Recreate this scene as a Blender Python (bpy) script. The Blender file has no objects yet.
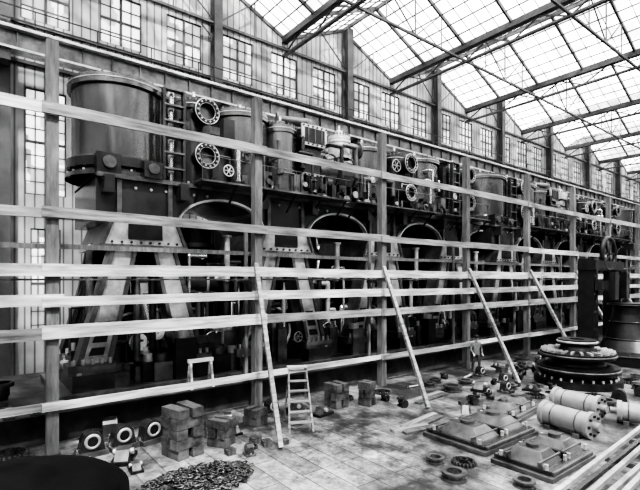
import bpy, math, random
from mathutils import Vector, Matrix
R = random.Random(7)
C = bpy.context.scene.collection
try:
    vs_ = bpy.context.scene.view_settings
    vs_.view_transform = 'AgX'; vs_.look = 'AgX - Very High Contrast'; vs_.exposure = 0.0
except Exception as ex: print(ex)

# ------------------------------------------------------------ materials
def nodes_mat(name):
    m = bpy.data.materials.new(name); m.use_nodes = True
    nt = m.node_tree; b = nt.nodes['Principled BSDF']
    return m, nt, b
def g(v): return (v, v, v, 1)
def mottled(name, lo, hi, scale=3.0, rough=0.6, metal=0.0, stretch=(1,1,1), bump=0.0, detail=6, spec=0.5):
    m, nt, b = nodes_mat(name)
    tc = nt.nodes.new('ShaderNodeTexCoord'); mp = nt.nodes.new('ShaderNodeMapping')
    mp.inputs['Scale'].default_value = stretch
    n = nt.nodes.new('ShaderNodeTexNoise'); n.inputs['Scale'].default_value = scale
    n.inputs['Detail'].default_value = detail; n.inputs['Roughness'].default_value = 0.65
    r = nt.nodes.new('ShaderNodeValToRGB')
    r.color_ramp.elements[0].position = 0.34; r.color_ramp.elements[1].position = 0.66
    r.color_ramp.elements[0].color = g(lo); r.color_ramp.elements[1].color = g(hi)
    nt.links.new(tc.outputs['Object'], mp.inputs[0]); nt.links.new(mp.outputs[0], n.inputs['Vector'])
    nt.links.new(n.outputs['Fac'], r.inputs[0]); nt.links.new(r.outputs[0], b.inputs['Base Color'])
    b.inputs['Roughness'].default_value = rough; b.inputs['Metallic'].default_value = metal
    b.inputs['Specular IOR Level'].default_value = spec
    if bump:
        bp = nt.nodes.new('ShaderNodeBump'); bp.inputs['Strength'].default_value = bump
        nt.links.new(n.outputs['Fac'], bp.inputs['Height']); nt.links.new(bp.outputs[0], b.inputs['Normal'])
    return m
M_WOOD = mottled('timber_planed', 0.22, 0.66, 1.5, 0.75, 0, (5, .5, 7), 0.1)
M_POST = mottled('timber_post', 0.08, 0.18, 1.5, 0.8, 0, (6, 6, 1), 0.1)
M_RAIL = mottled('timber_weathered', 0.10, 0.36, 1.5, 0.8, 0, (5, .5, 7), 0.1)
M_OLDW = mottled('timber_old', 0.025, 0.13, 3, 0.85, 0, (1, 1, 1), 0.2)
M_IRON = mottled('iron_painted', 0.035, 0.075, 0.9, 0.25, 0.5)
M_LAG = mottled('cylinder_lagging', 0.09, 0.19, 0.6, 0.2, 0.8, (1, 1, .35))
M_DARK = mottled('iron_dark', 0.008, 0.025, 3, 0.4, 0.2)
M_BLACK = mottled('black_varnish', 0.003, 0.008, 3, 0.8, 0.0, spec=.1)
M_LITE = mottled('iron_bright', 0.3, 0.65, 2.2, 0.38, 0.4)
M_LEG = mottled('frame_casting', 0.2, 0.6, 1.2, 0.38, 0.35)
M_MID = mottled('iron_mid', 0.06, 0.17, 2.0, 0.3, 0.5)
M_ROLL = mottled('turned_iron', 0.25, 0.38, 1.0, 0.35, 0.3)
M_STEEL = mottled('steel_machined', 0.55, 0.8, 4, 0.22, 0.85)
M_COL = mottled('column_paint', 0.04, 0.075, 1.2, 0.6)
M_CLOTH = mottled('work_cloth', 0.03, 0.07, 9, 0.9)
M_SHIRT = mottled('shirt_cloth', 0.12, 0.2, 9, 0.9)
M_SKIN = mottled('skin', 0.3, 0.36, 9, 0.6)
M_CONC = mottled('foundation_concrete', 0.02, 0.07, 1.5, 0.9, 0, (1,1,1), 0.2)

def siding():
    m, nt, b = nodes_mat('siding_boards')
    tc = nt.nodes.new('ShaderNodeTexCoord')
    w = nt.nodes.new('ShaderNodeTexWave'); w.wave_type = 'BANDS'; w.bands_direction = 'Y'
    w.inputs['Scale'].default_value = 0.9; w.inputs['Distortion'].default_value = 0.0
    n = nt.nodes.new('ShaderNodeTexNoise'); n.inputs['Scale'].default_value = 0.6; n.inputs['Detail'].default_value = 6
    r = nt.nodes.new('ShaderNodeValToRGB'); r.color_ramp.elements[0].color = g(0.14); r.color_ramp.elements[1].color = g(0.44)
    r.color_ramp.elements[0].position = 0.02; r.color_ramp.elements[1].position = 0.15
    mx = nt.nodes.new('ShaderNodeMix'); mx.data_type = 'RGBA'; mx.blend_type = 'MULTIPLY'; mx.inputs[0].default_value = 0.8
    nt.links.new(tc.outputs['Object'], w.inputs['Vector']); nt.links.new(tc.outputs['Object'], n.inputs['Vector'])
    nt.links.new(w.outputs['Fac'], r.inputs[0]); nt.links.new(r.outputs[0], mx.inputs[6])
    r2 = nt.nodes.new('ShaderNodeValToRGB'); r2.color_ramp.elements[0].color = g(0.4); r2.color_ramp.elements[1].color = g(1)
    r2.color_ramp.elements[0].position = 0.35; r2.color_ramp.elements[1].position = 0.6
    nt.links.new(n.outputs['Fac'], r2.inputs[0]); nt.links.new(r2.outputs[0], mx.inputs[7])
    nt.links.new(mx.outputs[2], b.inputs['Base Color']); b.inputs['Roughness'].default_value = 0.85
    return m
M_SIDE = siding()

def glass(name, lo, hi, cell=0.7, tcol=.4):
    m = bpy.data.materials.new(name); m.use_nodes = True
    nt = m.node_tree; nt.nodes.clear()
    out = nt.nodes.new('ShaderNodeOutputMaterial')
    tr = nt.nodes.new('ShaderNodeBsdfTransparent'); tr.inputs[0].default_value = g(1.0)
    df = nt.nodes.new('ShaderNodeBsdfTranslucent'); df.inputs[0].default_value = g(tcol)
    mx = nt.nodes.new('ShaderNodeMixShader')
    tc = nt.nodes.new('ShaderNodeTexCoord')
    v = nt.nodes.new('ShaderNodeTexVoronoi'); v.inputs['Scale'].default_value = cell; v.distance = 'CHEBYCHEV'
    rr = nt.nodes.new('ShaderNodeSeparateColor')
    mr = nt.nodes.new('ShaderNodeMapRange'); mr.inputs['To Min'].default_value = lo; mr.inputs['To Max'].default_value = hi
    nt.links.new(tc.outputs['Object'], v.inputs['Vector']); nt.links.new(v.outputs['Color'], rr.inputs[0])
    nt.links.new(rr.outputs[0], mr.inputs['Value']); nt.links.new(mr.outputs[0], mx.inputs[0])
    nt.links.new(tr.outputs[0], mx.inputs[1]); nt.links.new(df.outputs[0], mx.inputs[2]); nt.links.new(mx.outputs[0], out.inputs[0])
    return m
M_GLASS = glass('dirty_roof_glass', 0.1, 0.93, .7, .3)
M_PANE = glass('dirty_window_glass', 0.6, 0.98, 1.2, .3)

def floor_mat():
    m, nt, b = nodes_mat('shop_floor')
    tc = nt.nodes.new('ShaderNodeTexCoord')
    br = nt.nodes.new('ShaderNodeTexBrick'); br.inputs['Scale'].default_value = 1.0
    br.inputs['Brick Width'].default_value = 2.4; br.inputs['Row Height'].default_value = 0.6; br.offset = 0.5
    br.inputs['Mortar Size'].default_value = 0.014
    br.inputs['Color1'].default_value = g(0.2); br.inputs['Color2'].default_value = g(0.4); br.inputs['Mortar'].default_value = g(0.07)
    nt.links.new(tc.outputs['Object'], br.inputs['Vector'])
    def noise(sc, p0, p1, lo):
        n = nt.nodes.new('ShaderNodeTexNoise'); n.inputs['Scale'].default_value = sc; n.inputs['Detail'].default_value = 10; n.inputs['Roughness'].default_value = 0.7
        r = nt.nodes.new('ShaderNodeValToRGB'); r.color_ramp.elements[0].color = g(lo); r.color_ramp.elements[1].color = g(1)
        r.color_ramp.elements[0].position = p0; r.color_ramp.elements[1].position = p1
        nt.links.new(tc.outputs['Object'], n.inputs['Vector']); nt.links.new(n.outputs['Fac'], r.inputs[0]); return n, r
    def mul(a, c):
        mx = nt.nodes.new('ShaderNodeMix'); mx.data_type = 'RGBA'; mx.blend_type = 'MULTIPLY'; mx.inputs[0].default_value = 1.0
        nt.links.new(a, mx.inputs[6]); nt.links.new(c, mx.inputs[7]); return mx.outputs[2]
    n1, r1 = noise(0.3, 0.44, 0.56, 0.15); n2, r2 = noise(2.6, 0.36, 0.6, 0.3); n3, r3 = noise(9, .3, .5, .3)
    o = mul(mul(mul(br.outputs['Color'], r1.outputs[0]), r2.outputs[0]), r3.outputs[0])
    nt.links.new(o, b.inputs['Base Color']); b.inputs['Roughness'].default_value = 0.55
    bp = nt.nodes.new('ShaderNodeBump'); bp.inputs['Strength'].default_value = 0.4
    nt.links.new(n3.outputs['Fac'], bp.inputs['Height']); nt.links.new(bp.outputs[0], b.inputs['Normal'])
    return m
M_FLOOR = floor_mat()

# ------------------------------------------------------------ mesh builder
class MB:
    def __init__(s): s.v = []; s.f = []; s.m = []; s.sm = []; s.mats = []
    def mi(s, mat):
        if mat not in s.mats: s.mats.append(mat)
        return s.mats.index(mat)
    def add(s, vs, fs, mat, smooth=False):
        o = len(s.v); k = s.mi(mat); s.v += [tuple(p) for p in vs]
        for f in fs:
            s.f.append([i + o for i in f]); s.m.append(k); s.sm.append(smooth)
    def merge(s, b, M):
        o = len(s.v); s.v += [tuple(M @ Vector(p)) for p in b.v]
        for f, mi, sm in zip(b.f, b.m, b.sm): s.f.append([i+o for i in f]); s.m.append(s.mi(b.mats[mi])); s.sm.append(sm)
    def box(s, a, b, mat):
        x0, y0, z0 = a; x1, y1, z1 = b
        s.add([(x0,y0,z0),(x1,y0,z0),(x1,y1,z0),(x0,y1,z0),(x0,y0,z1),(x1,y0,z1),(x1,y1,z1),(x0,y1,z1)],
              [(0,3,2,1),(4,5,6,7),(0,1,5,4),(1,2,6,5),(2,3,7,6),(3,0,4,7)], mat)
    def cbox(s, c, sz, mat, rz=0.0, rx=0.0):
        M = Matrix.Translation(c) @ Matrix.Rotation(rz, 4, 'Z') @ Matrix.Rotation(rx, 4, 'X')
        hx, hy, hz = sz[0]/2, sz[1]/2, sz[2]/2
        vs = [M @ Vector(p) for p in [(-hx,-hy,-hz),(hx,-hy,-hz),(hx,hy,-hz),(-hx,hy,-hz),(-hx,-hy,hz),(hx,-hy,hz),(hx,hy,hz),(-hx,hy,hz)]]
        s.add(vs, [(0,3,2,1),(4,5,6,7),(0,1,5,4),(1,2,6,5),(2,3,7,6),(3,0,4,7)], mat)
    def beam(s, p, q, w, h, mat):
        p = Vector(p); q = Vector(q); d = (q-p).normalized()
        up = Vector((0,0,1)) if abs(d.z) < 0.95 else Vector((1,0,0))
        a = d.cross(up).normalized() * (w/2); b = a.cross(d).normalized() * (h/2)
        vs = [p-a-b, p+a-b, p+a+b, p-a+b, q-a-b, q+a-b, q+a+b, q-a+b]
        s.add(vs, [(0,1,2,3),(7,6,5,4),(0,4,5,1),(1,5,6,2),(2,6,7,3),(3,7,4,0)], mat)
    def cyl(s, p, q, r, mat, r2=None, n=16, caps=True, smooth=True):
        p = Vector(p); q = Vector(q); d = (q-p).normalized(); r2 = r if r2 is None else r2
        up = Vector((0,0,1)) if abs(d.z) < 0.95 else Vector((1,0,0))
        a = d.cross(up).normalized(); b = d.cross(a)
        vs = []
        for c, rr in ((p, r), (q, r2)):
            for i in range(n):
                t = 2*math.pi*i/n; vs.append(c + a*(rr*math.cos(t)) + b*(rr*math.sin(t)))
        s.add(vs, [(i, (i+1) % n, n+(i+1) % n, n+i) for i in range(n)], mat, smooth)
        if caps:
            s.add(vs[:n], [tuple(range(n))[::-1]], mat); s.add(vs[n:], [tuple(range(n))], mat)
    def lathe(s, c, prof, mat, n=32, axis='Z', smooth=True):
        M = {'Z': Matrix.Identity(3), 'X': Matrix.Rotation(math.pi/2, 3, 'Y'), 'Y': Matrix.Rotation(-math.pi/2, 3, 'X')}[axis]
        c = Vector(c)
        for (ra, za), (rb, zb) in zip(prof[:-1], prof[1:]):
            vs = []
            for (r, z) in ((ra, za), (rb, zb)):
                for i in range(n):
                    t = 2*math.pi*i/n; vs.append(c + M @ Vector((r*math.cos(t), r*math.sin(t), z)))
            s.add(vs, [(i, (i+1) % n, n+(i+1) % n, n+i) for i in range(n)], mat, smooth)
    def torus(s, c, R_, r, mat, axis='X', n=20, k=6, M=None, sx=1.0):
        if M is None:
            M = {'Z': Matrix.Identity(3), 'X': Matrix.Rotation(math.pi/2, 3, 'Y'), 'Y': Matrix.Rotation(math.pi/2, 3, 'X')}[axis]
        c = Vector(c); vs = []
        for i in range(n):
            t = 2*math.pi*i/n
            for j in range(k):
                u = 2*math.pi*j/k; rr = R_ + r*math.cos(u)
                vs.append(c + M @ Vector((rr*math.cos(t)*sx, rr*math.sin(t), r*math.sin(u))))
        s.add(vs, [(i*k+j, ((i+1) % n)*k+j, ((i+1) % n)*k+(j+1) % k, i*k+(j+1) % k) for i in range(n) for j in range(k)], mat, True)
    def prism(s, poly, x0, x1, mat):
        n = len(poly)
        vs = [(x0, y, z) for y, z in poly] + [(x1, y, z) for y, z in poly]
        s.add(vs, [tuple(range(n))[::-1], tuple(range(n, 2*n))] + [(i, (i+1) % n, n+(i+1) % n, n+i) for i in range(n)], mat)
    def tube(s, pts, r, mat, n=10, fl=0.0):
        for p, q in zip(pts[:-1], pts[1:]): s.cyl(p, q, r, mat, n=n)
        for p in pts[1:-1]: s.lathe(p, [(0, -r), (r*.7, -r*.7), (r, 0), (r*.7, r*.7), (0, r)], mat, n=n)
        if fl:
            for p, q in ((pts[0], pts[1]), (pts[-1], pts[-2])):
                d = (Vector(q)-Vector(p)).normalized(); s.cyl(Vector(p), Vector(p)+d*0.08, r+fl, mat, n=n+4)
    def bolts(s, c, R_, n, r, h, mat, axis='Z'):
        c = Vector(c); d = {'X': Vector((1,0,0)), 'Y': Vector((0,1,0)), 'Z': Vector((0,0,1))}[axis]
        for i in range(n):
            t = 2*math.pi*i/n
            o = {'X': Vector((0, math.cos(t), math.sin(t))), 'Y': Vector((math.cos(t), 0, math.sin(t))), 'Z': Vector((math.cos(t), math.sin(t), 0))}[axis]
            s.cyl(c+o*R_, c+o*R_+d*h, r, mat, n=6, smooth=False)
    def mesh(s, name):
        me = bpy.data.meshes.new(name); me.from_pydata(s.v, [], s.f)
        for m in s.mats: me.materials.append(m)
        me.polygons.foreach_set('material_index', s.m); me.polygons.foreach_set('use_smooth', s.sm)
        me.update(); return me
    def obj(s, name, loc=(0,0,0), rz=0.0, bevel=0.0):
        return put(s.mesh(name), name, loc, rz, bevel)
def put(me, name, loc=(0,0,0), rz=0.0, bevel=0.0):
    o = bpy.data.objects.new(name, me); o.location = loc; o.rotation_euler = (0,0,rz); C.objects.link(o)
    if bevel:
        b = o.modifiers.new('bevel', 'BEVEL'); b.width = bevel; b.segments = 2; b.limit_method = 'ANGLE'
    return o

# ------------------------------------------------------------ building shell
XL, XR, Y0, Y1 = -22.0, 20.0, -16.92, 117.48
BAY = 8.96; COL0 = 10.0
ZW = 18.6; ZR = 20.6
m = MB(); m.box((XL-0.3, Y0-.3, -0.3), (XR+.3, Y1+.3, 0), M_FLOOR); m.obj('floor')
cols = [Y0 + BAY*i for i in range(16)]
def side_wall(name, x0, x1, start, TIERS):
    w = MB(); zs = [0]
    for a, b, _ in TIERS: zs += [a, b]
    zs.append(ZW)
    for i in range(0, len(zs), 2): w.box((x0, Y0, zs[i]), (x1, Y1, zs[i+1]), M_SIDE)
    n = start
    for bi in range(15):
        ya = cols[bi]; win = MB(); xm = (x0+x1)/2
        cs = [ya + BAY*(j+.5)/3 for j in range(3)]
        for (za, zb, WW) in TIERS:
            edges = [ya] + [e for c in cs for e in (c-WW/2, c+WW/2)] + [ya+BAY]
            for j in range(0, len(edges), 2): w.box((x0, edges[j], za), (x1, edges[j+1], zb), M_SIDE)
            for c in cs:
                win.box((xm-.01, c-WW/2, za), (xm+.01, c+WW/2, zb), M_PANE)
                rows = 4 if zb-za < 3 else 8
                for k in range(5):
                    yy = c-WW/2+WW*k/4; t = .05 if k in (0, 2, 4) else .018
                    win.box((xm-.06, yy-t, za), (xm+.06, yy+t, zb), M_COL)
                for k in range(rows+1):
                    zz = za+(zb-za)*k/rows; t = .05 if k in (0, rows//2, rows) else .015
                    win.box((xm-.05, c-WW/2, zz-t), (xm+.05, c+WW/2, zz+t), M_COL)
        w.prism([(ya, ZW), (ya+BAY/2, ZW-.02), (ya, ZR)], x0, x1, M_SIDE)
        w.prism([(ya+BAY, ZW), (ya+BAY, ZR), (ya+BAY/2, ZW-.02)], x0, x1, M_SIDE)
        win.obj('window_%d' % n); n += 1
    xi = x1 if x0 < 0 else x0; sg = 1 if x0 < 0 else -1
    for z in (7.2, 13.3, 14.9, 17.8): w.box((min(xi, xi+.12*sg), Y0, z), (max(xi, xi+.12*sg), Y1, z+.14), M_COL)
    w.obj(name)
side_wall('wall_left', XL-.2, XL, 1, [(2.0, 6.6, 1.1), (8.0, 12.4, 1.5), (15.2, 17.5, 1.8)])
side_wall('wall_right', XR, XR+.2, 16, [(2.0, 6.6, 1.9), (8.0, 12.6, 1.9), (15.2, 17.5, 1.9)])
m = MB(); m.box((XL-.2, Y1, 0), (XR+.2, Y1+.3, ZR), M_SIDE); m.obj('wall_far')
m = MB(); m.box((XL-.2, Y0-.3, 0), (XR+.2, Y0, ZR), M_SIDE); m.obj('wall_back')

def hcol(x, y, z1):
    c = MB(); 
    c.box((-.28, -.22, 0), (-.22, .22, z1), M_COL); c.box((.22, -.22, 0), (.28, .22, z1), M_COL); c.box((-.22, -.03, 0), (.22, .03, z1), M_COL)
    c.box((-.32, -.3, 0), (.32, .3, .08), M_COL)
    for i in range(24): c.box((.28, -.18, .4+i*.8), (.295, -.14, .44+i*.8), M_MID)
    return c.mesh('steel_column')
cm = hcol(0, 0, ZR-.3)
for y in cols[1:-1]:
    put(cm, 'steel_column', (XL+.5, y, 0)); put(cm, 'steel_column', (XR-.5, y, 0))
def runway(x, sg):
    c = MB(); zt = 14.0; ya, yb = Y0+.4, Y1-.4
    c.box((x-.3, ya, zt-.1), (x+.3, yb, zt-.02), M_LITE); c.box((x-.05, ya, zt-.8), (x+.05, yb, zt-.1), M_MID); c.box((x-.3, ya, zt-.88), (x+.3, yb, zt-.8), M_LITE)
    c.box((x-.05, ya, zt), (x+.05, yb, zt+.12), M_STEEL)
    y = ya
    while y < yb:
        c.box((x-.15, y-.02, zt-.8), (x+.15, y+.02, zt-.1), M_MID); y += 1.12
    for y in cols[1:-1]:
        a, b = sorted((x+.2*sg, x-sg*.54))
        c.box((a, y-.18, zt-1.3), (b, y+.18, zt-.88), M_COL)
    xr = x - .25*sg
    for zz in (zt+.5, zt+1.0): c.box((xr-.02, ya, zz-.02), (xr+.02, yb, zz+.02), M_DARK)
    y = ya+.6
    while y < yb:
        c.box((xr-.02, y-.02, zt), (xr+.02, y+.02, zt+1.0), M_DARK); y += 2.24
    c.obj('crane_runway_girder')
runway(XL+1.4, 1); runway(XR-1.4, -1)

rf = MB(); gl = MB()
for y in cols:
    for sg in (-1, 1):
        yv = y + sg*BAY/2
        if yv < Y0-.1 or yv > Y1+.1: continue
        gl.add([(XL, y, ZR), (XR, y, ZR), (XR, yv, ZW), (XL, yv, ZW)], [(0,1,2,3)], M_GLASS)
        nb = 56
        for i in range(nb+1):
            x = XL + (XR-XL)*i/nb; t = .12 if i % 4 == 0 else .03
            h = .2 if i % 4 == 0 else .05
            rf.beam((x, y, ZR-h/2), (x, yv, ZW-h/2), t, h, M_COL)
        for j in (1, 2, 3, 4, 5):
            f = j/6.0; t = .06
            rf.beam((XL, y+(yv-y)*f, ZR+(ZW-ZR)*f-.08), (XR, y+(yv-y)*f, ZR+(ZW-ZR)*f-.08), t, t, M_COL)
    rf.beam((XL, y, ZR-.12), (XR, y, ZR-.12), .12, .24, M_COL)
for y in cols[:-1]:
    yv = y+BAY/2
    rf.beam((XL, yv, ZW-.2), (XR, yv, ZW-.2), .35, .35, M_COL)
    rf.beam((XL, yv, ZW-1.1), (XR, yv, ZW-1.1), .22, .12, M_COL)
    nx = 28
    for i in range(nx):
        xa = XL+(XR-XL)*i/nx; xb = XL+(XR-XL)*(i+1)/nx
        za, zb = (ZW-.35, ZW-1.1) if i % 2 else (ZW-1.1, ZW-.35)
        rf.beam((xa, yv, za), (xb, yv, zb), .07, .07, M_COL)
for x in (XL+.5, -16.0, -10.0, -4.0, 2.0, 8.0, 14.0, XR-.5):
    rf.beam((x, Y0, ZW-1.0), (x, Y1, ZW-1.0), .12, .12, M_COL)
    for y in cols[:-1]:
        rf.beam((x, y, ZR-.2), (x, y, ZW-1.0), .06, .06, M_COL)
        rf.beam((x, y, ZW-1), (x, y+BAY*.25, (ZR+ZW)/2-.1), .06, .06, M_COL)
        rf.beam((x, y+BAY, ZW-1), (x, y+BAY*.75, (ZR+ZW)/2-.1), .06, .06, M_COL)
        rf.beam((x, y+BAY*.25, ZW-1), (x, y+BAY*.25, (ZR+ZW)/2-.1), .05, .05, M_COL)
        rf.beam((x, y+BAY*.75, ZW-1), (x, y+BAY*.75, (ZR+ZW)/2-.1), .05, .05, M_COL)
rf.obj('roof_truss_frame'); gl.obj('ceiling')

m = MB(); m.box((-21.0, -6.0, 0), (-14.3, 110, .78), M_CONC); m.obj('engine_foundation')

# ------------------------------------------------------------ steam engine (four frames)
def vcyl(e, x, y, r, z0, z1, mat, bands=3, n=40):
    e.lathe((x, y, 0), [(r*1.12, z0), (r*1.12, z0+.14), (r, z0+.14), (r, z1-.3), (r*1.08, z1-.3), (r*1.08, z1-.14), (r*1.06, z1-.14), (r*1.06, z1), (r*.8, z1+.05), (r*.35, z1+.12), (r*.35, z1+.3), (0, z1+.3)], mat, n=n)
    e.torus((x, y, z1-.14), r*1.08, .02, M_LITE, 'Z', n, 5)
    e.bolts((x, y, z1), r*.98, 22, .045, .09, M_MID); e.bolts((x, y, z0+.14), r*1.06, 20, .04, .08, M_LITE)
    for i in range(bands):
        z = z0+.3+(z1-z0-.7)*(i+.5)/bands; e.lathe((x, y, 0), [(r, z-.03), (r*1.01, z-.03), (r*1.01, z+.03), (r, z+.03)], M_DARK, n=n)
    e.cyl((x, y, z1+.3), (x, y, z1+.55), .06, M_STEEL, n=8)
def port(e, x, y, z, r, ln, sq=False):
    e.cyl((x-ln, y, z), (x, y, z), r*.8, M_IRON, n=24, caps=False)
    if sq:
        e.box((x-.1, y-r*1.5, z-r), (x, y+r*1.5, z+r), M_LITE); e.box((x, y-r*1.2, z-r*.7), (x+.02, y+r*1.2, z+r*.7), M_DARK)
        for i in range(6):
            for s2 in (-1, 1): e.cyl((x, y-r*1.35+i*r*.54, z+s2*r*.85), (x+.06, y-r*1.35+i*r*.54, z+s2*r*.85), .035, M_DARK, n=6)
        for i in (-.4, 0, .4): e.box((x+.02, y+i*r*2-.02, z-r*.7), (x+.04, y+i*r*2+.02, z+r*.7), M_MID)
    else:
        e.lathe((x, y, z), [(r*.66, -.3), (r*.66, .04), (r, .04), (r, -.1), (r*.8, -.1)], M_DARK, n=28, axis='X')
        e.torus((x+.03, y, z), r*.98, .02, M_LITE, 'X', 28, 5); e.torus((x+.03, y, z), r*.66, .012, M_LITE, 'X', 28, 5)
        e.cyl((x-.25, y, z), (x-.2, y, z), r*.66, M_MID, n=24)
        e.bolts((x+.04, y, z), r*.82, 14, .03, .06, M_LITE, 'X')
def handwheel(e, c, r, axis='X'):
    e.torus(c, r, .025, M_LITE, axis, 18, 5)
    c = Vector(c)
    for i in range(3):
        t = i*math.pi/3
        o = Vector((0, math.cos(t), math.sin(t)))*r if axis == 'X' else Vector((math.cos(t), math.sin(t), 0))*r
        e.cyl(c-o, c+o, .018, M_LITE, n=5)
    d = Vector((-.4, 0, 0)) if axis == 'X' else Vector((0, 0, -.5))
    e.cyl(c, c+d, .03, M_STEEL, n=6)

def engine_mesh():
    e = MB(); XF, XB = -15.7, -18.6
    YA, YB = 4.6-2.6, 4.6+2.8+16.8
    e.box((-19.2, YA, .8), (-15.0, YB, 1.05), M_MID)
    for k in range(4):
        yc = 4.6+5.6*k
        e.box((-19.0, yc-2.2, 1.05), (-15.2, yc-1.0, 1.55), M_IRON); e.box((-19.0, yc+1.0, 1.05), (-15.2, yc+2.2, 1.55), M_IRON)
        for s2 in (-1, 1):
            for xx in (-15.4, -16.3, -18.0, -18.8):
                e.cyl((xx, yc+s2*2.0, 1.55), (xx, yc+s2*2.0, 1.85), .07, M_STEEL, n=6); e.cyl((xx, yc+s2*2.0, 1.55), (xx, yc+s2*2.0, 1.63), .14, M_LITE, n=6)
        for xs in (XF, XB):
            for s2 in (-1, 1):
                def P(y, z): return (yc+s2*y, z)
                def pr(poly, a, b, mt):
                    if s2 < 0: poly = poly[::-1]
                    e.prism(poly, a, b, mt)
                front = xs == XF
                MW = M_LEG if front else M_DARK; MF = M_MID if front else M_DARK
                # tapered box-section leg, flanged edges, splayed outwards at the foot
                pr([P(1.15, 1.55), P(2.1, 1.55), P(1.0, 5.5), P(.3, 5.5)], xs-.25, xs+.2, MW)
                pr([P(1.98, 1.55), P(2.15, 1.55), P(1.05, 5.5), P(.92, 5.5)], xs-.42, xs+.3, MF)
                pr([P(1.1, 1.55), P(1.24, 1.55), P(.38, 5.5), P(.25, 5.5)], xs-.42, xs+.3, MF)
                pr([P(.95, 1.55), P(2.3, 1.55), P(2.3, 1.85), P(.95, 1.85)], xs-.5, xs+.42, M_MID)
                for b in range(5): e.cyl((xs+.34, yc+s2*(1.1+b*.26), 1.85), (xs+.34, yc+s2*(1.1+b*.26), 2.02), .06, M_LITE, n=6)
                for j in range(3):
                    z = 2.1+j*.4; f = (z-1.55)/3.95; pr([P(1.4-.9*f, z), P(1.85-1.05*f, z), P(1.75-1.0*f, z+.24), P(1.34-.85*f, z+.24)], xs+.2, xs+.23, M_DARK)
        e.prism([(yc-1.35, 5.6), (yc+1.35, 5.6), (yc+1.0, 6.55), (yc-1.0, 6.55)], XB-.3, XF+.3, M_LEG)
        e.box((XF+.3, yc-.55, 5.8), (XF+.33, yc+.55, 6.3), M_DARK)
        e.prism([(yc-1.38, 5.6), (yc-1.28, 5.6), (yc-.93, 6.55), (yc-1.03, 6.55)], XB-.3, XF+.42, M_MID)
        e.prism([(yc+1.28, 5.6), (yc+1.38, 5.6), (yc+1.03, 6.55), (yc+.93, 6.55)], XB-.3, XF+.42, M_MID)
        e.box((XB-.35, yc-1.4, 5.48), (XF+.42, yc+1.4, 5.62), M_MID)
        for b in range(8): e.cyl((XF+.3, yc-1.05+b*.3, 5.7), (XF+.36, yc-1.05+b*.3, 5.7), .04, M_DARK, n=6)
        e.box((-17.0, yc-.75, 3.2), (-16.4, yc-.5, 5.6), M_MID); e.box((-17.0, yc+.5, 3.2), (-16.4, yc+.75, 5.6), M_MID)
        zc = 4.2 + .5*math.sin(k*1.9)
        e.box((-17.1, yc-.48, zc-.3), (-16.2, yc+.48, zc+.3), M_IRON); e.box((-16.2, yc-.3, zc-.2), (-16.1, yc+.3, zc+.2), M_STEEL)
        e.cyl((-16.7, yc, zc), (-16.7, yc, 6.0), .13, M_STEEL, n=12)
        an = k*1.7+.4; cp = Vector((-16.35, yc+.7*math.cos(an), 2.3+.7*math.sin(an)))
        e.cyl((-16.35, yc, zc), cp, .16, M_STEEL, r2=.22, n=10)
        e.cyl((-17.0, yc, 2.3), (-16.6, yc, 2.3), 1.08, M_IRON, n=36); e.torus((-16.6, yc, 2.3), 1.0, .07, M_LITE, 'X', 36, 6)
        e.cyl((-19.2, yc, 2.3), (-16.2, yc, 2.3), .32, M_STEEL, n=18); e.cyl((cp.x-.2, cp.y, cp.z), (cp.x+.2, cp.y, cp.z), .24, M_LITE, n=14)
        e.prism([(yc-1.9, 1.55), (yc+1.9, 1.55), (yc+1.1, 6.4), (yc-1.1, 6.4)], XB-.1, XB+.1, M_DARK)  # added dark backing plate, stands in for the gloom inside the frame
        yg = yc+2.8
        e.cyl((-18.4, yg, 1.05), (-18.4, yg, 6.6), .8, M_DARK, n=26)  # added dark column, blocks the windows behind and darkens the arch
        for z in (1.4, 3.6, 5.9): e.lathe((-18.4, yg, z), [(.8, -.08), (.95, -.08), (.95, .08), (.8, .08)], M_MID, n=26)
        e.lathe((-17.4, yg, 4.3), [(0, -1.15), (.4, -1.08), (.62, -.85), (.62, .85), (.4, 1.08), (0, 1.15)], M_IRON, n=28, axis='Y')
        for o in (-.85, 0, .85): e.lathe((-17.4, yg+o, 4.3), [(.62, -.05), (.7, -.05), (.7, .05), (.62, .05)], M_LITE, n=28, axis='Y')
        e.tube([(-16.9, yg-.6, 3.9), (-16.2, yg-.6, 3.9), (-16.2, yg-.6, 2.9)], .14, M_MID, fl=.07)
        e.tube([(-16.9, yg+.5, 4.5), (-16.1, yg+.5, 4.5), (-16.1, yg+.5, 6.2)], .12, M_LITE, fl=.07)
        e.torus((-20.2, yg, 3.3), 2.2, .2, M_DARK, 'X', 40, 6)
        for i in range(8):
            t = i*math.pi/4; e.beam((-20.2, yg, 3.3), (-20.2, yg+2.2*math.cos(t), 3.3+2.2*math.sin(t)), .25, .15, M_DARK)
        e.cyl((-20.6, yg, 3.3), (-19.8, yg, 3.3), .5, M_MID, n=20)
        e.lathe((-16.6, yg, 2.0), [(0, -.55), (.55, -.55), (.55, -.3), (.42, -.3), (.42, .3), (.55, .3), (.55, .55), (0, .55)], M_IRON, n=24, axis='X')
        e.torus((-16.05, yg, 2.0), .53, .03, M_STEEL, 'X', 24, 5)
        e.box((-17.3, yg-.8, 1.05), (-15.9, yg+.8, 1.6), M_IRON)
        e.bolts((-16.05, yg, 2.0), .48, 8, .05, .08, M_STEEL, 'X')
        N = 10; arc = [(2.8-1.7*math.cos(i/N*math.pi/2), 6.35+1.0*math.sin(i/N*math.pi/2)) for i in range(N+1)]
        left = [(yc-a, z) for a, z in arc[::-1]] if k else [(yc-1.5, 6.35)]
        yl = yc-2.8 if k else yc-1.5
        poly = [(yl, 7.8)] + left + [(yc+a, z) for a, z in arc] + [(yc+2.8, 7.8)]
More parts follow.
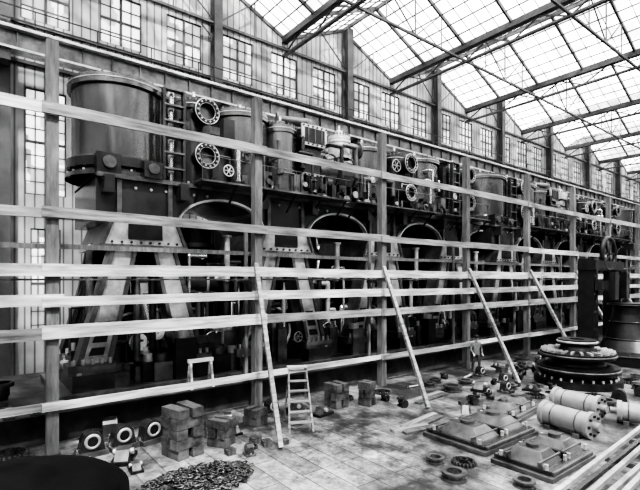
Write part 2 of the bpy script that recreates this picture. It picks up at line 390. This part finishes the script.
        e.prism(poly, XB-.5, XF+.2, M_IRON)
        for s2 in ((-1, 1) if k else (1,)):
            for (a, z), (a2, z2) in zip(arc[:-1], arc[1:]):
                p, q = (yc+s2*a, z), (yc+s2*a2, z2); p2, q2 = (yc+s2*a, z+.08), (yc+s2*a2, z2+.08)
                poly = [p, q, q2, p2] if s2 > 0 else [p2, q2, q, p]
                e.prism(poly, XF+.15, XF+.42, M_LEG)
        e.box((XB-.6, yl, 7.72), (XF+.42, yc+2.8, 7.86), M_MID)
        for b in range(8): e.cyl((XF+.2, yc-1.3+b*.5, 7.5), (XF+.26, yc-1.3+b*.5, 7.5), .05, M_LITE, n=6)
        e.box((XF+.2, yc-.9, 6.6), (XF+.32, yc-.75, 7.72), M_MID); e.box((XF+.2, yc+.75, 6.6), (XF+.32, yc+.9, 7.72), M_MID)
        for s2 in (-1, 1):
            e.box((XF+.2, yc+s2*1.2-.15, 7.2), (XF+.7, yc+s2*1.2+.15, 7.75), M_IRON)
    # ---------------- top works
    vcyl(e, -17.0, 4.15, 1.5, 7.86, 11.15, M_LAG, 0, 64)
    e.lathe((-17.0, 4.15, 0), [(1.5, 8.1), (1.68, 8.15), (1.68, 8.45), (1.5, 8.55)], M_IRON, n=48)
    e.box((-15.9, 3.1, 7.86), (-15.3, 3.8, 8.5), M_IRON); e.box((-15.9, 4.5, 7.86), (-15.2, 5.1, 8.4), M_IRON)
    e.cyl((-15.3, 3.45, 8.2), (-15.2, 3.45, 8.2), .2, M_MID, n=18); e.cyl((-15.2, 4.8, 8.15), (-15.1, 4.8, 8.15), .18, M_MID, n=18)
    def lad(y0, y1, x=-15.55):
        for y in (y0, y1): e.box((x-.1, y-.05, 7.9), (x+.1, y+.05, 11.1), M_IRON)
        for i in range(6): e.box((x-.12, y0, 8.3+i*.55), (x+.12, y1, 8.36+i*.55), M_MID)
        e.cyl((x-.3, (y0+y1)/2, 7.9), (x-.3, (y0+y1)/2, 11.1), .12, M_STEEL, n=10)
        e.box((x-1.2, y0-.2, 8.0), (x-.45, y1+.1, 10.9), M_IRON)
    lad(5.25, 5.95); lad(21.5, 22.1)
    for y in (6.75, 23.0):
        vcyl(e, -16.6, y, .72, 7.86, 11.1, M_IRON, 0, 28)
        e.box((-17.3, y-.9, 7.86), (-16.1, y+.9, 8.4), M_IRON); e.box((-17.2, y-.8, 10.0), (-16.0, y+.8, 10.3), M_MID)
        port(e, -15.35, y, 10.55, .46, 1.0); port(e, -15.35, y, 8.95, .46, 1.0)
    vcyl(e, -17.1, 9.0, 1.15, 7.86, 11.3, M_LAG, 0)
    vcyl(e, -16.5, 10.6, .68, 7.86, 11.0, M_LAG, 0, 28)
    e.box((-17.9, 7.8, 7.86), (-16.2, 8.3, 10.8), M_IRON); e.box((-17.9, 9.8, 7.86), (-16.6, 11.4, 10.2), M_DARK)
    e.tube([(-16.8, 8.0, 9.6), (-15.9, 8.2, 9.6), (-15.9, 8.2, 8.0)], .2, M_MID)
    e.box((-16.8, 11.4, 7.86), (-15.9, 12.4, 11.1), M_IRON)
    port(e, -15.7, 11.9, 10.75, .45, .5, True); port(e, -15.7, 11.9, 8.7, .4, .5, True)
    e.tube([(-16.3, 11.95, 11.1), (-16.3, 11.95, 11.5), (-16.8, 10.6, 11.5)], .2, M_MID, fl=.1)
    e.lathe((-16.3, 13.6, 9.4), [(0, -1.3), (.45, -1.22), (.75, -.95), (.85, -.75), (.85, .75), (.75, .95), (.45, 1.22), (0, 1.3)], M_LAG, n=32, axis='Y')
    e.torus((-16.3, 13.1, 9.4), .86, .05, M_IRON, 'Y', 32, 5); e.torus((-16.3, 14.1, 9.4), .86, .05, M_IRON, 'Y', 32, 5)
    for y in (13.0, 14.2): e.box((-16.9, y-.12, 7.86), (-15.7, y+.12, 8.8), M_IRON)
    vcyl(e, -16.2, 13.7, .5, 10.1, 11.15, M_LITE, 0, 20)
    e.tube([(-16.3, 14.3, 10.0), (-16.3, 14.3, 10.8), (-16.3, 15.0, 10.8)], .26, M_MID, n=16, fl=.12)
    e.box((-18.6, 12.4, 7.86), (-17.3, 15.0, 10.4), M_DARK)
    vcyl(e, -17.0, 15.9, 1.1, 7.86, 11.1, M_LAG, 0)
    vcyl(e, -16.5, 17.8, .6, 7.86, 10.95, M_IRON, 0, 28); port(e, -15.3, 17.75, 10.4, .48, 1.0); port(e, -15.3, 17.75, 8.9, .42, 1.0)
    e.box((-18.2, 17.0, 7.86), (-16.6, 18.6, 9.9), M_DARK)
    handwheel(e, (-15.5, 16.9, 10.2), .3)
    vcyl(e, -17.0, 20.0, 1.3, 7.86, 11.15, M_LAG, 0)
    e.tube([(-18.6, YA+.9, 10.6), (-18.6, YB-.1, 10.6)], .33, M_MID, n=16)
    for i in range(8): e.lathe((-18.6, YA+1.4+i*2.8, 10.6), [(.33, -.08), (.48, -.08), (.48, .08), (.33, .08)], M_LITE, n=18, axis='Y')
    for (ya, yb) in ((6.2, 13.0), (13.4, 19.2), (19.6, 23.8)):
        e.box((-15.28, ya, 7.86), (-14.55, yb, 7.93), M_MID)
        for i in range(int((yb-ya)/1.3)+1):
            y = ya+.05+i*1.3; e.cyl((-14.6, y, 7.9), (-14.6, y, 8.75), .016, M_MID, n=6)
            e.beam((-14.6, y, 7.86), (-15.3, y, 7.2), .06, .06, M_DARK)
        e.cyl((-14.6, ya, 8.75), (-14.6, yb, 8.75), .016, M_MID, n=6)
    e.box((-15.2, YA, 3.0), (-14.7, YB, 3.06), M_MID)
    rr = random.Random(3)
    for i in range(120):
        y = rr.uniform(YA+.4, YB-.4); x = rr.uniform(-16.9, -15.9); z = rr.uniform(1.3, 2.4)
        h = rr.uniform(.6, 3.4); r = rr.choice((.03, .05, .08, .12)); mt = rr.choice((M_LITE, M_STEEL, M_MID, M_IRON, M_IRON, M_DARK, M_DARK))
        y2 = min(max(y+rr.uniform(-.9, .9), YA+.3), YB-.3)
        e.tube([(x, y, z), (x, y, z+h), (x, y2, z+h), (x-.4, y2, z+h)], r, mt, n=6, fl=.03)
    for i in range(26):
        y = rr.uniform(7.4, YB-.5); x = rr.uniform(-15.9, -15.4); z = rr.uniform(7.95, 9.4)
        h = rr.uniform(.4, 1.5); r = rr.choice((.04, .07, .1)); mt = rr.choice((M_IRON, M_STEEL, M_MID, M_MID))
        y2 = min(max(y+rr.uniform(-.7, .7), YA+.5), YB-.3)
        e.tube([(x, y, z), (x, y, z+h), (x, y2, z+h), (x-.7, y2, z+h)], r, mt, n=6, fl=.03)
    for i in range(40):
        y = rr.uniform(7.3, YB-1.2); a = rr.uniform(.25, .6); z = 7.86; h = rr.uniform(.25, 1.2)
        e.box((-16.2, y, z), (-15.7, y+a, z+h), rr.choice((M_IRON, M_MID, M_DARK))); e.cyl((-15.7, y+a/2, z+h*.6), (-15.62, y+a/2, z+h*.6), a*.3, rr.choice((M_LEG, M_IRON, M_MID)), n=12)
    for i in range(8):
        handwheel(e, (rr.uniform(-15.5, -15.1), rr.uniform(YA+.5, YB-.5), rr.choice((rr.uniform(1.8, 5.0), rr.uniform(8.2, 10)))), rr.uniform(.12, .22))
    for i in range(90):
        y = rr.uniform(YA+.3, YB-.9); x = rr.uniform(-17.4, -15.5); z = 1.05; a = rr.uniform(.2, .8); h = rr.uniform(.2, 1.5)
        e.box((x-a/2, y, z), (x+a/2, y+a, z+h), rr.choice((M_IRON, M_MID, M_DARK)))
        e.cyl((x, y+a/2, z+h), (x, y+a/2, z+h+.25), a*.35, rr.choice((M_LITE, M_MID)), n=12)
    return e.mesh('steam_engine')
em = engine_mesh()
for k in range(4): put(em, 'steam_engine', (0, 22.4*k, 0.0))

# ------------------------------------------------------------ timber scaffold
s = MB(); FX = -13.44; P0 = 1.66; PS = 6.04
posts = [P0+PS*i for i in range(-1, 16)]
for y in posts: s.box((FX-.14, y-.14, 0), (FX+.14, y+.14, 10.64), M_POST)
rails = [(8.84, .3, M_RAIL), (6.19, .28, M_RAIL), (4.72, .34, M_WOOD), (3.94, .28, M_WOOD), (3.14, .32, M_RAIL), (1.25, .2, M_RAIL)]
rr = random.Random(11)
for z, h, mt in rails:
    for i in range(len(posts)-1):
        j0 = rr.uniform(-.03, .03); j1 = rr.uniform(-.04, .04); xo = .175 + .07*(i % 2)
        mm = mt if rr.random() < .75 else (M_RAIL if mt is M_WOOD else M_WOOD)
        s.beam((FX+xo, posts[i]-.25, z+j0), (FX+xo, posts[i+1]+.25, z+j1), .06, h*rr.uniform(.85, 1.1), mm)
for i in range(len(posts)-1):
    for z in (4.45, 3.0, 1.05):
        s.box((FX-.85, posts[i]-.08, z-.12), (FX+.13, posts[i]+.08, z), M_POST)
    s.box((FX-.8, posts[i]-.1, 4.46), (FX-.5, posts[i+1]-.12, 4.51), M_WOOD)
    s.box((FX-.45, posts[i]-.2, 4.46), (FX-.15, posts[i+1]-.22, 4.51), M_OLDW)
    for a in (0, .3): s.box((FX-.75+a, posts[i]-.1, 1.06), (FX-.48+a, posts[i+1]-.12, 1.11), M_WOOD if a else M_OLDW)
    s.box((FX-.82, posts[i]-.12, 3.01), (FX-.5, posts[i+1]-.14, 3.06), M_OLDW)
    for z in (5.4,): s.beam((FX-.8, posts[i], z), (FX-.8, posts[i+1], z+rr.uniform(-.05, .05)), .05, .14, M_POST)
    s.box((FX-.82, posts[i]-.06, .8), (FX-.72, posts[i]+.06, 6.2), M_POST)
for y in posts[2:]:
    s.beam((FX+.3, y-.2, 5.0), (-10.0, y-1.25, 0.05), .12, .15, M_RAIL)
s.obj('timber_scaffold')

# ------------------------------------------------------------ floor objects
def block_stack(nx, rows, L, w, h, mat, seed=0):
    b = MB(); q = random.Random(seed)
    for r in range(rows):
        for i in range(nx):
            o = (i-(nx-1)/2)*L/nx
            if r % 2: b.cbox((o, 0, h*(r+.5)), (L/nx*.72, L*q.uniform(.85, 1), h*.94), mat, q.uniform(-.06, .06))
            else: b.cbox((0, o, h*(r+.5)), (L*q.uniform(.85, 1), L/nx*.72, h*.94), mat, q.uniform(-.06, .06))
    return b
block_stack(2, 5, .85, .3, .25, M_OLDW, 1).obj('timber_block_stack', (-11.3, 4.3, 0), .2)
block_stack(2, 3, .6, .3, .24, M_OLDW, 2).obj('timber_block_stack', (-11.3, 5.4, 0), .5)
block_stack(2, 2, .6, .3, .25, M_OLDW, 3).obj('timber_block_stack', (-12.3, 5.0, 0), .1)
block_stack(2, 3, .7, .3, .28, M_OLDW, 4).obj('timber_block_stack', (-12.2, 10.2, 0), .1)
block_stack(2, 3, .5, .3, .28, M_OLDW, 5).obj('timber_block_stack', (-11.7, 11.2, 0), .3)
block_stack(2, 2, .6, .3, .25, M_OLDW, 6).obj('timber_block_stack', (-12.3, 7.0, 0), .3)
c = MB(); q = random.Random(5)
for i in range(330):
    a = q.uniform(0, 6.28); rad = math.sqrt(q.random()); x = .8*rad*math.cos(a); y = 1.35*rad*math.sin(a)
    z = .05+.22*(1-rad)*q.random()
    M = Matrix.Rotation(q.uniform(0, 6.28), 3, 'Z') @ Matrix.Rotation(q.uniform(-.7, .7), 3, 'X')
    c.torus((x, y, z), .05, .018, q.choice((M_DARK, M_IRON, M_MID)), M=M, n=10, k=5, sx=1.5)
c.obj('chain_pile', (-9.5, 4.0, 0))
t = MB()
t.lathe((0, 0, 0), [(.98, 0), (.98, .1), (.93, .1), (.93, 2.5), (.98, 2.5), (.98, 2.6), (.9, 2.66), (.7, 2.73), (.4, 2.78), (0, 2.8)], M_BLACK, n=48)
t.bolts((0, 0, 2.6), .93, 32, .02, .03, M_BLACK)
t.obj('storage_tank', (-4.65, .22, 0))
l = MB()
for sx in (-.35, .35):
    l.beam((0, sx, 0), (-.75, sx*.75, 1.75), .05, .1, M_RAIL); l.beam((-1.2, sx, 0), (-.78, sx*.7, 1.72), .04, .07, M_RAIL)
for i in range(6): l.cbox((-.11-.12*i, 0, .27+.28*i), (.2, .68-.03*i, .035), M_RAIL)
l.cbox((-.8, 0, 1.77), (.35, .6, .04), M_WOOD)
l.obj('step_ladder', (-10.75, 7.65, 0), -.45)
l = MB()
l.cbox((0, 0, .95), (.12, .9, .12), M_WOOD)
for sy in (-.38, .38):
    for sx in (-.2, .2): l.beam((sx, sy, 0.02), (sx*.15, sy*.95, .93), .07, .07, M_WOOD)
    l.cbox((0, sy, .4), (.3, .05, .08), M_WOOD)
l.obj('saw_horse', (-14.65, 6.2, .78), 0)
for (x, y, a, L) in ((-9.3, 11.2, .15, 1.9), (-9.0, 10.4, -.2, 1.3), (-11.0, 13.5, .1, 2.4), (-9.0, 13.2, .6, 1.2)):
    l = MB(); l.cbox((0, 0, .04), (.22, L, .08), M_RAIL); l.cbox((.27, .1, .035), (.2, L*.8, .07), M_OLDW); l.obj('floor_plank', (x, y, 0), a)
def bed_casting(wx, wy):
    b = MB(); b.box((-wx/2, -wy/2, 0), (wx/2, wy/2, .12), M_MID); b.box((-wx/2+.1, -wy/2+.1, .12), (wx/2-.1, wy/2-.1, .22), M_IRON)
    for sy in (-1, 1):
        cy = sy*wy*.24; a, bb = wx*.33, wy*.19
        vs = [(-a, cy-bb, .22), (a, cy-bb, .22), (a, cy+bb, .22), (-a, cy+bb, .22), (-a*.6, cy-bb*.55, .5), (a*.6, cy-bb*.55, .5), (a*.6, cy+bb*.55, .5), (-a*.6, cy+bb*.55, .5)]
        b.add(vs, [(4,5,6,7),(0,1,5,4),(1,2,6,5),(2,3,7,6),(3,0,4,7)], M_MID)
        b.cyl((0, cy, .5), (0, cy, .58), a*.3, M_MID, n=18)
        for ex in (-1, 1):
            b.box((ex*a*.8-.03, cy-bb*1.2, .22), (ex*a*.8+.03, cy+bb*1.2, .36), M_MID)
            for ey in (-1, 1): b.cyl((ex*a*1.1, cy+ey*bb*1.05, .22), (ex*a*1.1, cy+ey*bb*1.05, .34), .05, M_LITE, n=6)
    b.cbox((0, 0, .3), (wx*.7, .08, .16), M_IRON)
    for sx in (-1, 1): b.cbox((sx*(wx/2-.06), 0, .17), (.08, wy*.9, .1), M_MID)
    return b
bed_casting(2.0, 2.7).obj('bearing_bed_casting', (-7.4, 11.6, 0), 0, .02)
bed_casting(1.5, 2.3).obj('bearing_bed_casting', (-5.4, 11.2, 0), 0, .02)
bed_casting(1.3, 1.8).obj('bearing_bed_casting', (-8.0, 14.2, 0), .1, .02)
def roller(L, r):
    b = MB(); b.lathe((0, 0, r), [(0, -L/2-.18), (r*.3, -L/2-.18), (r*.3, -L/2), (r, -L/2), (r, -L/2+.12), (r*.86, -L/2+.14), (r*.86, L/2-.14), (r, L/2-.12), (r, L/2), (r*.3, L/2), (r*.3, L/2+.18), (0, L/2+.18)], M_ROLL, n=32, axis='X')
    b.bolts((L/2, 0, r), r*.7, 8, .04, .05, M_DARK, 'X')
    for z in (-.25, .25): b.torus((z*L, 0, r), r*.87, .02, M_MID, 'X', 32, 5)
    for sx in (-.3, .3):
        b.cbox((sx*L, r*.75, .06), (.15, .2, .12), M_OLDW); b.cbox((sx*L, -r*.75, .06), (.15, .2, .12), M_OLDW)
    return b
roller(1.5, .38).obj('steel_roller', (-6.0, 13.9, 0), -.15); roller(1.5, .38).obj('steel_roller', (-6.6, 16.0, 0), -.1); roller(1.2, .34).obj('steel_roller', (-4.9, 16.3, 0), .3)
h = MB()
h.lathe((0, 0, 0), [(0, 0), (1.7, 0), (1.7, .3), (1.3, .3), (1.3, .55), (1.6, .55), (1.6, .8), (1.1, .85), (1.0, 1.1), (1.45, 1.15), (1.45, 1.37), (.7, 1.45), (.6, 1.7), (.75, 1.7), (.75, 1.9), (.3, 1.9), (.3, 1.65), (0, 1.65)], M_DARK, n=48)
for i in range(24):
    t = i*math.pi/12; h.cbox((1.17*math.cos(t), 1.17*math.sin(t), 1.43), (.5, .09, .1), M_LITE, t)
h.bolts((0, 0, .3), 1.5, 24, .05, .1, M_LITE); h.torus((0, 0, .68), 1.61, .05, M_MID, 'Z', 48, 5); h.torus((0, 0, 1.8), .76, .05, M_LITE, 'Z', 32, 5); h.torus((0, 0, 1.26), 1.46, .05, M_MID, 'Z', 48, 5)
h.obj('rotor_hub_stack', (-8.6, 20.8, 0))
b = MB()
b.lathe((0, 0, 0), [(0, 0), (1.9, 0), (1.9, .5), (1.5, .7), (1.15, 1.3), (.95, 2.0), (.8, 2.6), (.75, 3.0), (1.0, 3.05), (1.0, 3.2), (0, 3.25)], M_DARK, n=40)
for z in (.5, 1.3, 2.2, 3.1): b.torus((0, 0, z), {.5: 1.9, 1.3: 1.16, 2.2: .92, 3.1: 1.0}[z], .05, M_IRON, 'Z', 40, 5)
for y in (-1.7, 1.7):
    b.prism([(y-.35, 0), (y+.35, 0), (y+.22, 5.6), (y-.22, 5.6)], -1.8, -1.0, M_DARK); b.box((-1.0, y-.1, .3), (-.94, y+.1, 5.2), M_IRON)
    for j in range(5): b.box((-1.0, y-.25, .8+j*.95), (-.97, y+.25, .9+j*.95), M_MID)
b.box((-1.8, -2.0, 5.0), (-.9, 2.0, 5.5), M_DARK); b.box((-.94, -2.0, 3.9), (-.6, 2.0, 4.4), M_IRON)
for y in (-.8, .8): b.box((-.6, y-.25, 3.4), (-.3, y+.25, 4.9), M_IRON)
b.torus((-1.0, 0, 5.9), .9, .12, M_DARK, 'X', 32, 6)
for i in range(3): 
    t = i*math.pi/3; b.beam((-1.0, -.9*math.cos(t), 5.9-.9*math.sin(t)), (-1.0, .9*math.cos(t), 5.9+.9*math.sin(t)), .08, .12, M_DARK)
b.bolts((0, 0, .5), 1.75, 20, .06, .1, M_MID)
b.obj('boring_mill', (-9.0, 28.2, 0))
b = MB(); q = random.Random(9)
for i in range(13): 
    x = -1.5+i*.23; L = q.uniform(6.5, 8.5); b.beam((x, -5+q.uniform(-.3, .3), .17), (x+q.uniform(-.08, .08), -5+L, .17), .1, .1, q.choice((M_LITE, M_MID, M_IRON, M_LEG)))
for y in (-3.2, -.7, 1.2): b.cbox((0, y, .06), (3.1, .14, .12), M_OLDW)
b.obj('bar_stock_bundle', (-2.95, 13.2, 0), .05)

def pedestal():
    b = MB(); b.box((-.35, -.45, 0), (.35, .45, .14), M_MID)
    pts = [(.32*math.cos(t*math.pi/8), .45+.32*math.sin(t*math.pi/8)) for t in range(9)]
    b.prism([(-.38, .14), (.38, .14)] + pts, -.22, .22, M_IRON)
    b.torus((.22, 0, .45), .2, .05, M_LEG, 'X', 18, 5); b.cyl((-.23, 0, .45), (.235, 0, .45), .14, M_DARK, n=16)
    for y in (-.4, .4): b.cyl((0, y, .14), (0, y, .24), .05, M_STEEL, n=6)
    return b
def gear():
    b = MB(); b.lathe((0, 0, 0), [(.12, 0), (.5, 0), (.5, .16), (.4, .16), (.4, .08), (.2, .08), (.2, .24), (.12, .24), (.12, 0)], M_IRON, n=28)
    for i in range(20):
        t = i*math.pi/10; b.cbox((.52*math.cos(t), .52*math.sin(t), .08), (.08, .07, .15), M_MID, t)
    return b
def elbow():
    b = MB(); b.tube([(0, -.3, .22), (0, .15, .22), (0, .15, .48)], .14, M_IRON, n=16, fl=.08); b.box((-.15, -.2, 0), (.15, .25, .12), M_IRON); return b
def ring():
    b = MB(); b.lathe((0, 0, 0), [(.3, 0), (.5, 0), (.5, .08), (.38, .08), (.38, .25), (.5, .25), (.5, .33), (.3, .33), (.3, 0)], M_MID, n=28); return b
def rod():
    b = MB(); b.cyl((0, -.7, .14), (0, .7, .14), .06, M_LITE, n=10)
    for y, r in ((-.75, .14), (.75, .14)): b.cyl((-.08, y, .14), (.08, y, .14), r, M_MID, n=16)
    return b
def crate():
    b = MB(); b.box((-.3, -.3, .03), (.3, .3, .4), M_OLDW)
    for z in (.0, .18, .32):
        b.box((-.33, -.33, z), (.33, .33, z+.08), M_OLDW)
    return b
def blockc():
    b = MB(); b.box((-.3, -.5, 0), (.3, .5, .12), M_DARK); b.prism([(-.4, .12), (.4, .12), (.2, .4), (-.2, .4)], -.2, .2, M_MID); b.cyl((-.3, 0, .28), (.3, 0, .28), .1, M_LITE, n=14)
    return b
builders = {'bearing_pedestal': (pedestal(), .62), 'gear_wheel': (gear(), .6), 'pipe_elbow_casting': (elbow(), .5), 'flanged_ring': (ring(), .55), 'connecting_rod': (rod(), .92), 'wooden_crate': (crate(), .48), 'guide_block_casting': (blockc(), .6)}
kinds = {k: (v[0].mesh(k), v[1]) for k, v in builders.items()}
names = list(kinds); placed = [(-11.3,4.3,.65),(-11.3,5.4,.5),(-12.3,5.0,.5),(-12.2,10.2,.6),(-11.7,11.2,.5),(-12.3,7,.5),(-9.5,4.0,1.4),(-11.2,7.7,1.1),(-7.4,11.6,1.7),(-5.4,11.2,1.4),(-8,14.2,1.1),(-6,13.9,1.0),(-6.6,16,1.0),(-4.9,16.3,.8),(-8.6,20.8,1.8),(-9,28.2,2.6),(-12.5,19.3,.4),(-9.3,11.2,1),(-9,10.4,.7),(-11,13.5,1.2),(-9.0,13.2,.6)]
for p in posts: placed += [(FX, p, .2), (-10, p-1.25, .25), (-11.2, p-.9, .3)]
q = random.Random(21)
def scatter(n, x0, x1, y0, y1, z, choice=names, smin=.7, smax=1.15, rot=.5, into=None):
    k = 0; tries = 0
    while k < n and tries < n*80:
        tries += 1
        x, y = q.uniform(x0, x1), q.uniform(y0, y1); nm = q.choice(choice); r = kinds[nm][1]; sc = q.uniform(smin, smax); r *= sc
        if any((x-a)**2+(y-b)**2 < (r+c)**2 for a, b, c in placed): continue
        rz = q.uniform(-rot, rot)+q.choice((0, 1.57)); placed.append((x, y, r)); k += 1
        if into is not None:
            into.merge(builders[nm][0], Matrix.Translation((x, y, z)) @ Matrix.Rotation(rz, 4, 'Z') @ Matrix.Scale(sc, 4))
        else:
            o = put(kinds[nm][0], nm, (x, y, z), rz); o.scale = (sc,)*3
BIG = ['bearing_pedestal', 'guide_block_casting', 'bearing_pedestal', 'gear_wheel']
for i, y in enumerate((2.45, 3.2, 3.95)):
    o = put(kinds['bearing_pedestal'][0], 'bearing_pedestal', (-12.75, y, 0), 0.1*i); o.scale = (.8,)*3; placed.append((-12.75, y, .45))
for i, y in enumerate((1.0, 2.0, 3.0)):
    o = put(kinds['guide_block_casting'][0], 'guide_block_casting', (-11.8, y, 0), 1.5-.2*i); o.scale = (.8,)*3; placed.append((-11.8, y, .45))
scatter(20, -12.9, -11.6, -1.5, 11.5, 0, BIG, .5, .9)
scatter(16, -13.9, -12.0, -2.5, 3.2, 0, BIG, .6, .9)
scatter(16, -11.4, -10.0, 0.5, 3.3, 0, smin=.4, smax=.8)
scatter(8, -11.0, -10.2, 5.2, 7.0, 0, smin=.3, smax=.5)
scatter(40, -12.6, -10.4, 11.8, 30, 0, smin=.45, smax=.9)
scatter(90, -12.3, -5.5, 16.5, 40, 0, smin=.5, smax=.95)
scatter(30, -9.9, -8.4, 12.5, 19, 0, smin=.3, smax=.7)
scatter(14, -4.9, -2.5, 18.2, 24, 0, smin=.5, smax=1)
scatter(4, -7.0, -5.0, 8.4, 9.6, 0, ['gear_wheel', 'flanged_ring'], smin=.4, smax=.6)
scatter(60, -12.8, -7, 30, 70, 0)
pile = MB()
scatter(20, -18.0, -15.3, -4.0, .8, .79, BIG+['pipe_elbow_casting'], 1.1, 1.9, into=pile)
scatter(8, -14.6, -14.55, -3.0, 1.5, .79, BIG, .35, .42, into=pile)
pile.obj('machine_castings_pile')

# ------------------------------------------------------------ workman
def workman(name, loc, rz):
    V = []; E = []; Rr = []
    def v(p, r, par=None):
        V.append(p); Rr.append(r)
        if par is not None: E.append((par, len(V)-1))
        return len(V)-1
    pel = v((0, 0, .95), .15); ab = v((0.01, 0, 1.12), .14, pel); ch = v((0.02, 0, 1.32), .165, ab); nk0 = v((.01, 0, 1.46), .09, ch); nk = v((.02, 0, 1.53), .055, nk0)
    h1 = v((.04, 0, 1.59), .075, nk); h2 = v((.035, 0, 1.66), .095, h1); v((.02, 0, 1.72), .08, h2); v((.13, 0, 1.63), .018, h2)
    for s2 in (-1, 1):
        hp = v((0, .1*s2, .88), .11, pel); kn = v((.05*s2+.02, .13*s2, .5), .075, hp); an = v((.08*s2-.02, .14*s2, .1), .05, kn); v((.08*s2+.14, .15*s2, .045), .042, an)
        sh = v((.02, .19*s2, 1.4), .075, ch); el = v((.02, .27*s2, 1.12), .05, sh); wr = v((.2, .22*s2, .95), .034, el)
        pm = v((.26, .21*s2, .91), .035, wr)
        for i in range(4):
            a = v((.31, (.19+.018*i)*s2, .885), .011, pm); v((.335, (.19+.018*i)*s2, .855-.004*i), .009, a)
        a = v((.27, .17*s2, .9), .011, pm); v((.3, .16*s2, .88), .009, a)
    me = bpy.data.meshes.new('tmp'); me.from_pydata(V, E, []); o = bpy.data.objects.new('tmp', me); C.objects.link(o)
    md = o.modifiers.new('s', 'SKIN')
    for i, r in enumerate(Rr): me.skin_vertices[0].data[i].radius = (r, r)
    me.skin_vertices[0].data[0].use_root = True
    o.modifiers.new('u', 'SUBSURF').levels = 2
    dg = bpy.context.evaluated_depsgraph_get(); nm = bpy.data.meshes.new_from_object(o.evaluated_get(dg))
    bpy.data.objects.remove(o); nm.name = name; nm.materials.clear()
    for mt in (M_CLOTH, M_SHIRT, M_SKIN): nm.materials.append(mt)
    for p in nm.polygons:
        c = p.center; p.use_smooth = True
        p.material_index = 2 if (c.z > 1.5 or (c.x > .2 and .8 < c.z < 1.0 and abs(c.y) > .12)) else (1 if c.z > 1.0 or (c.x > .1 and c.z > .85) else 0)
    root = put(nm, name, loc, rz)
    hm = MB(); hm.lathe((.03, 0, 1.7), [(.11, -.02), (.12, .03), (.1, .09), (.05, .12), (0, .125)], M_DARK, n=20); hm.cbox((.13, 0, 1.7), (.1, .16, .015), M_DARK)
    for s2 in (-1, 1): hm.cyl((.12, .035*s2, 1.665), (.135, .035*s2, 1.665), .012, M_DARK, n=8); hm.cyl((.03, .09*s2, 1.65), (.03, .115*s2, 1.65), .03, M_SKIN, n=10)
    hm.cbox((.12, 0, 1.6), (.02, .05, .01), M_DARK)
    h = hm.obj('cap_and_face'); h.parent = root
    return root
workman('workman', (-12.5, 19.2, 0), -.6)

# ------------------------------------------------------------ lights
w = bpy.data.worlds.new('World'); bpy.context.scene.world = w; w.use_nodes = True
w.node_tree.nodes['Background'].inputs[0].default_value = (1, 1, 1, 1); w.node_tree.nodes['Background'].inputs[1].default_value = 6.5
sd = bpy.data.lights.new('sun', 'SUN'); sd.energy = 11.0; sd.angle = math.radians(3); so = bpy.data.objects.new('sun', sd); C.objects.link(so)
so.rotation_euler = Vector((-.75, .3, -1)).to_track_quat('-Z', 'Y').to_euler()

# ------------------------------------------------------------ camera
cd = bpy.data.cameras.new('camera'); cam = bpy.data.objects.new('camera', cd); C.objects.link(cam)
cd.sensor_width = 36; cd.lens = 36*450/640; cd.shift_y = 34/640.0; cd.clip_end = 500
cam.location = (0, 0, 4.5); cam.rotation_euler = (math.pi/2, 0, math.atan2(.790, .613))
bpy.context.scene.camera = cam
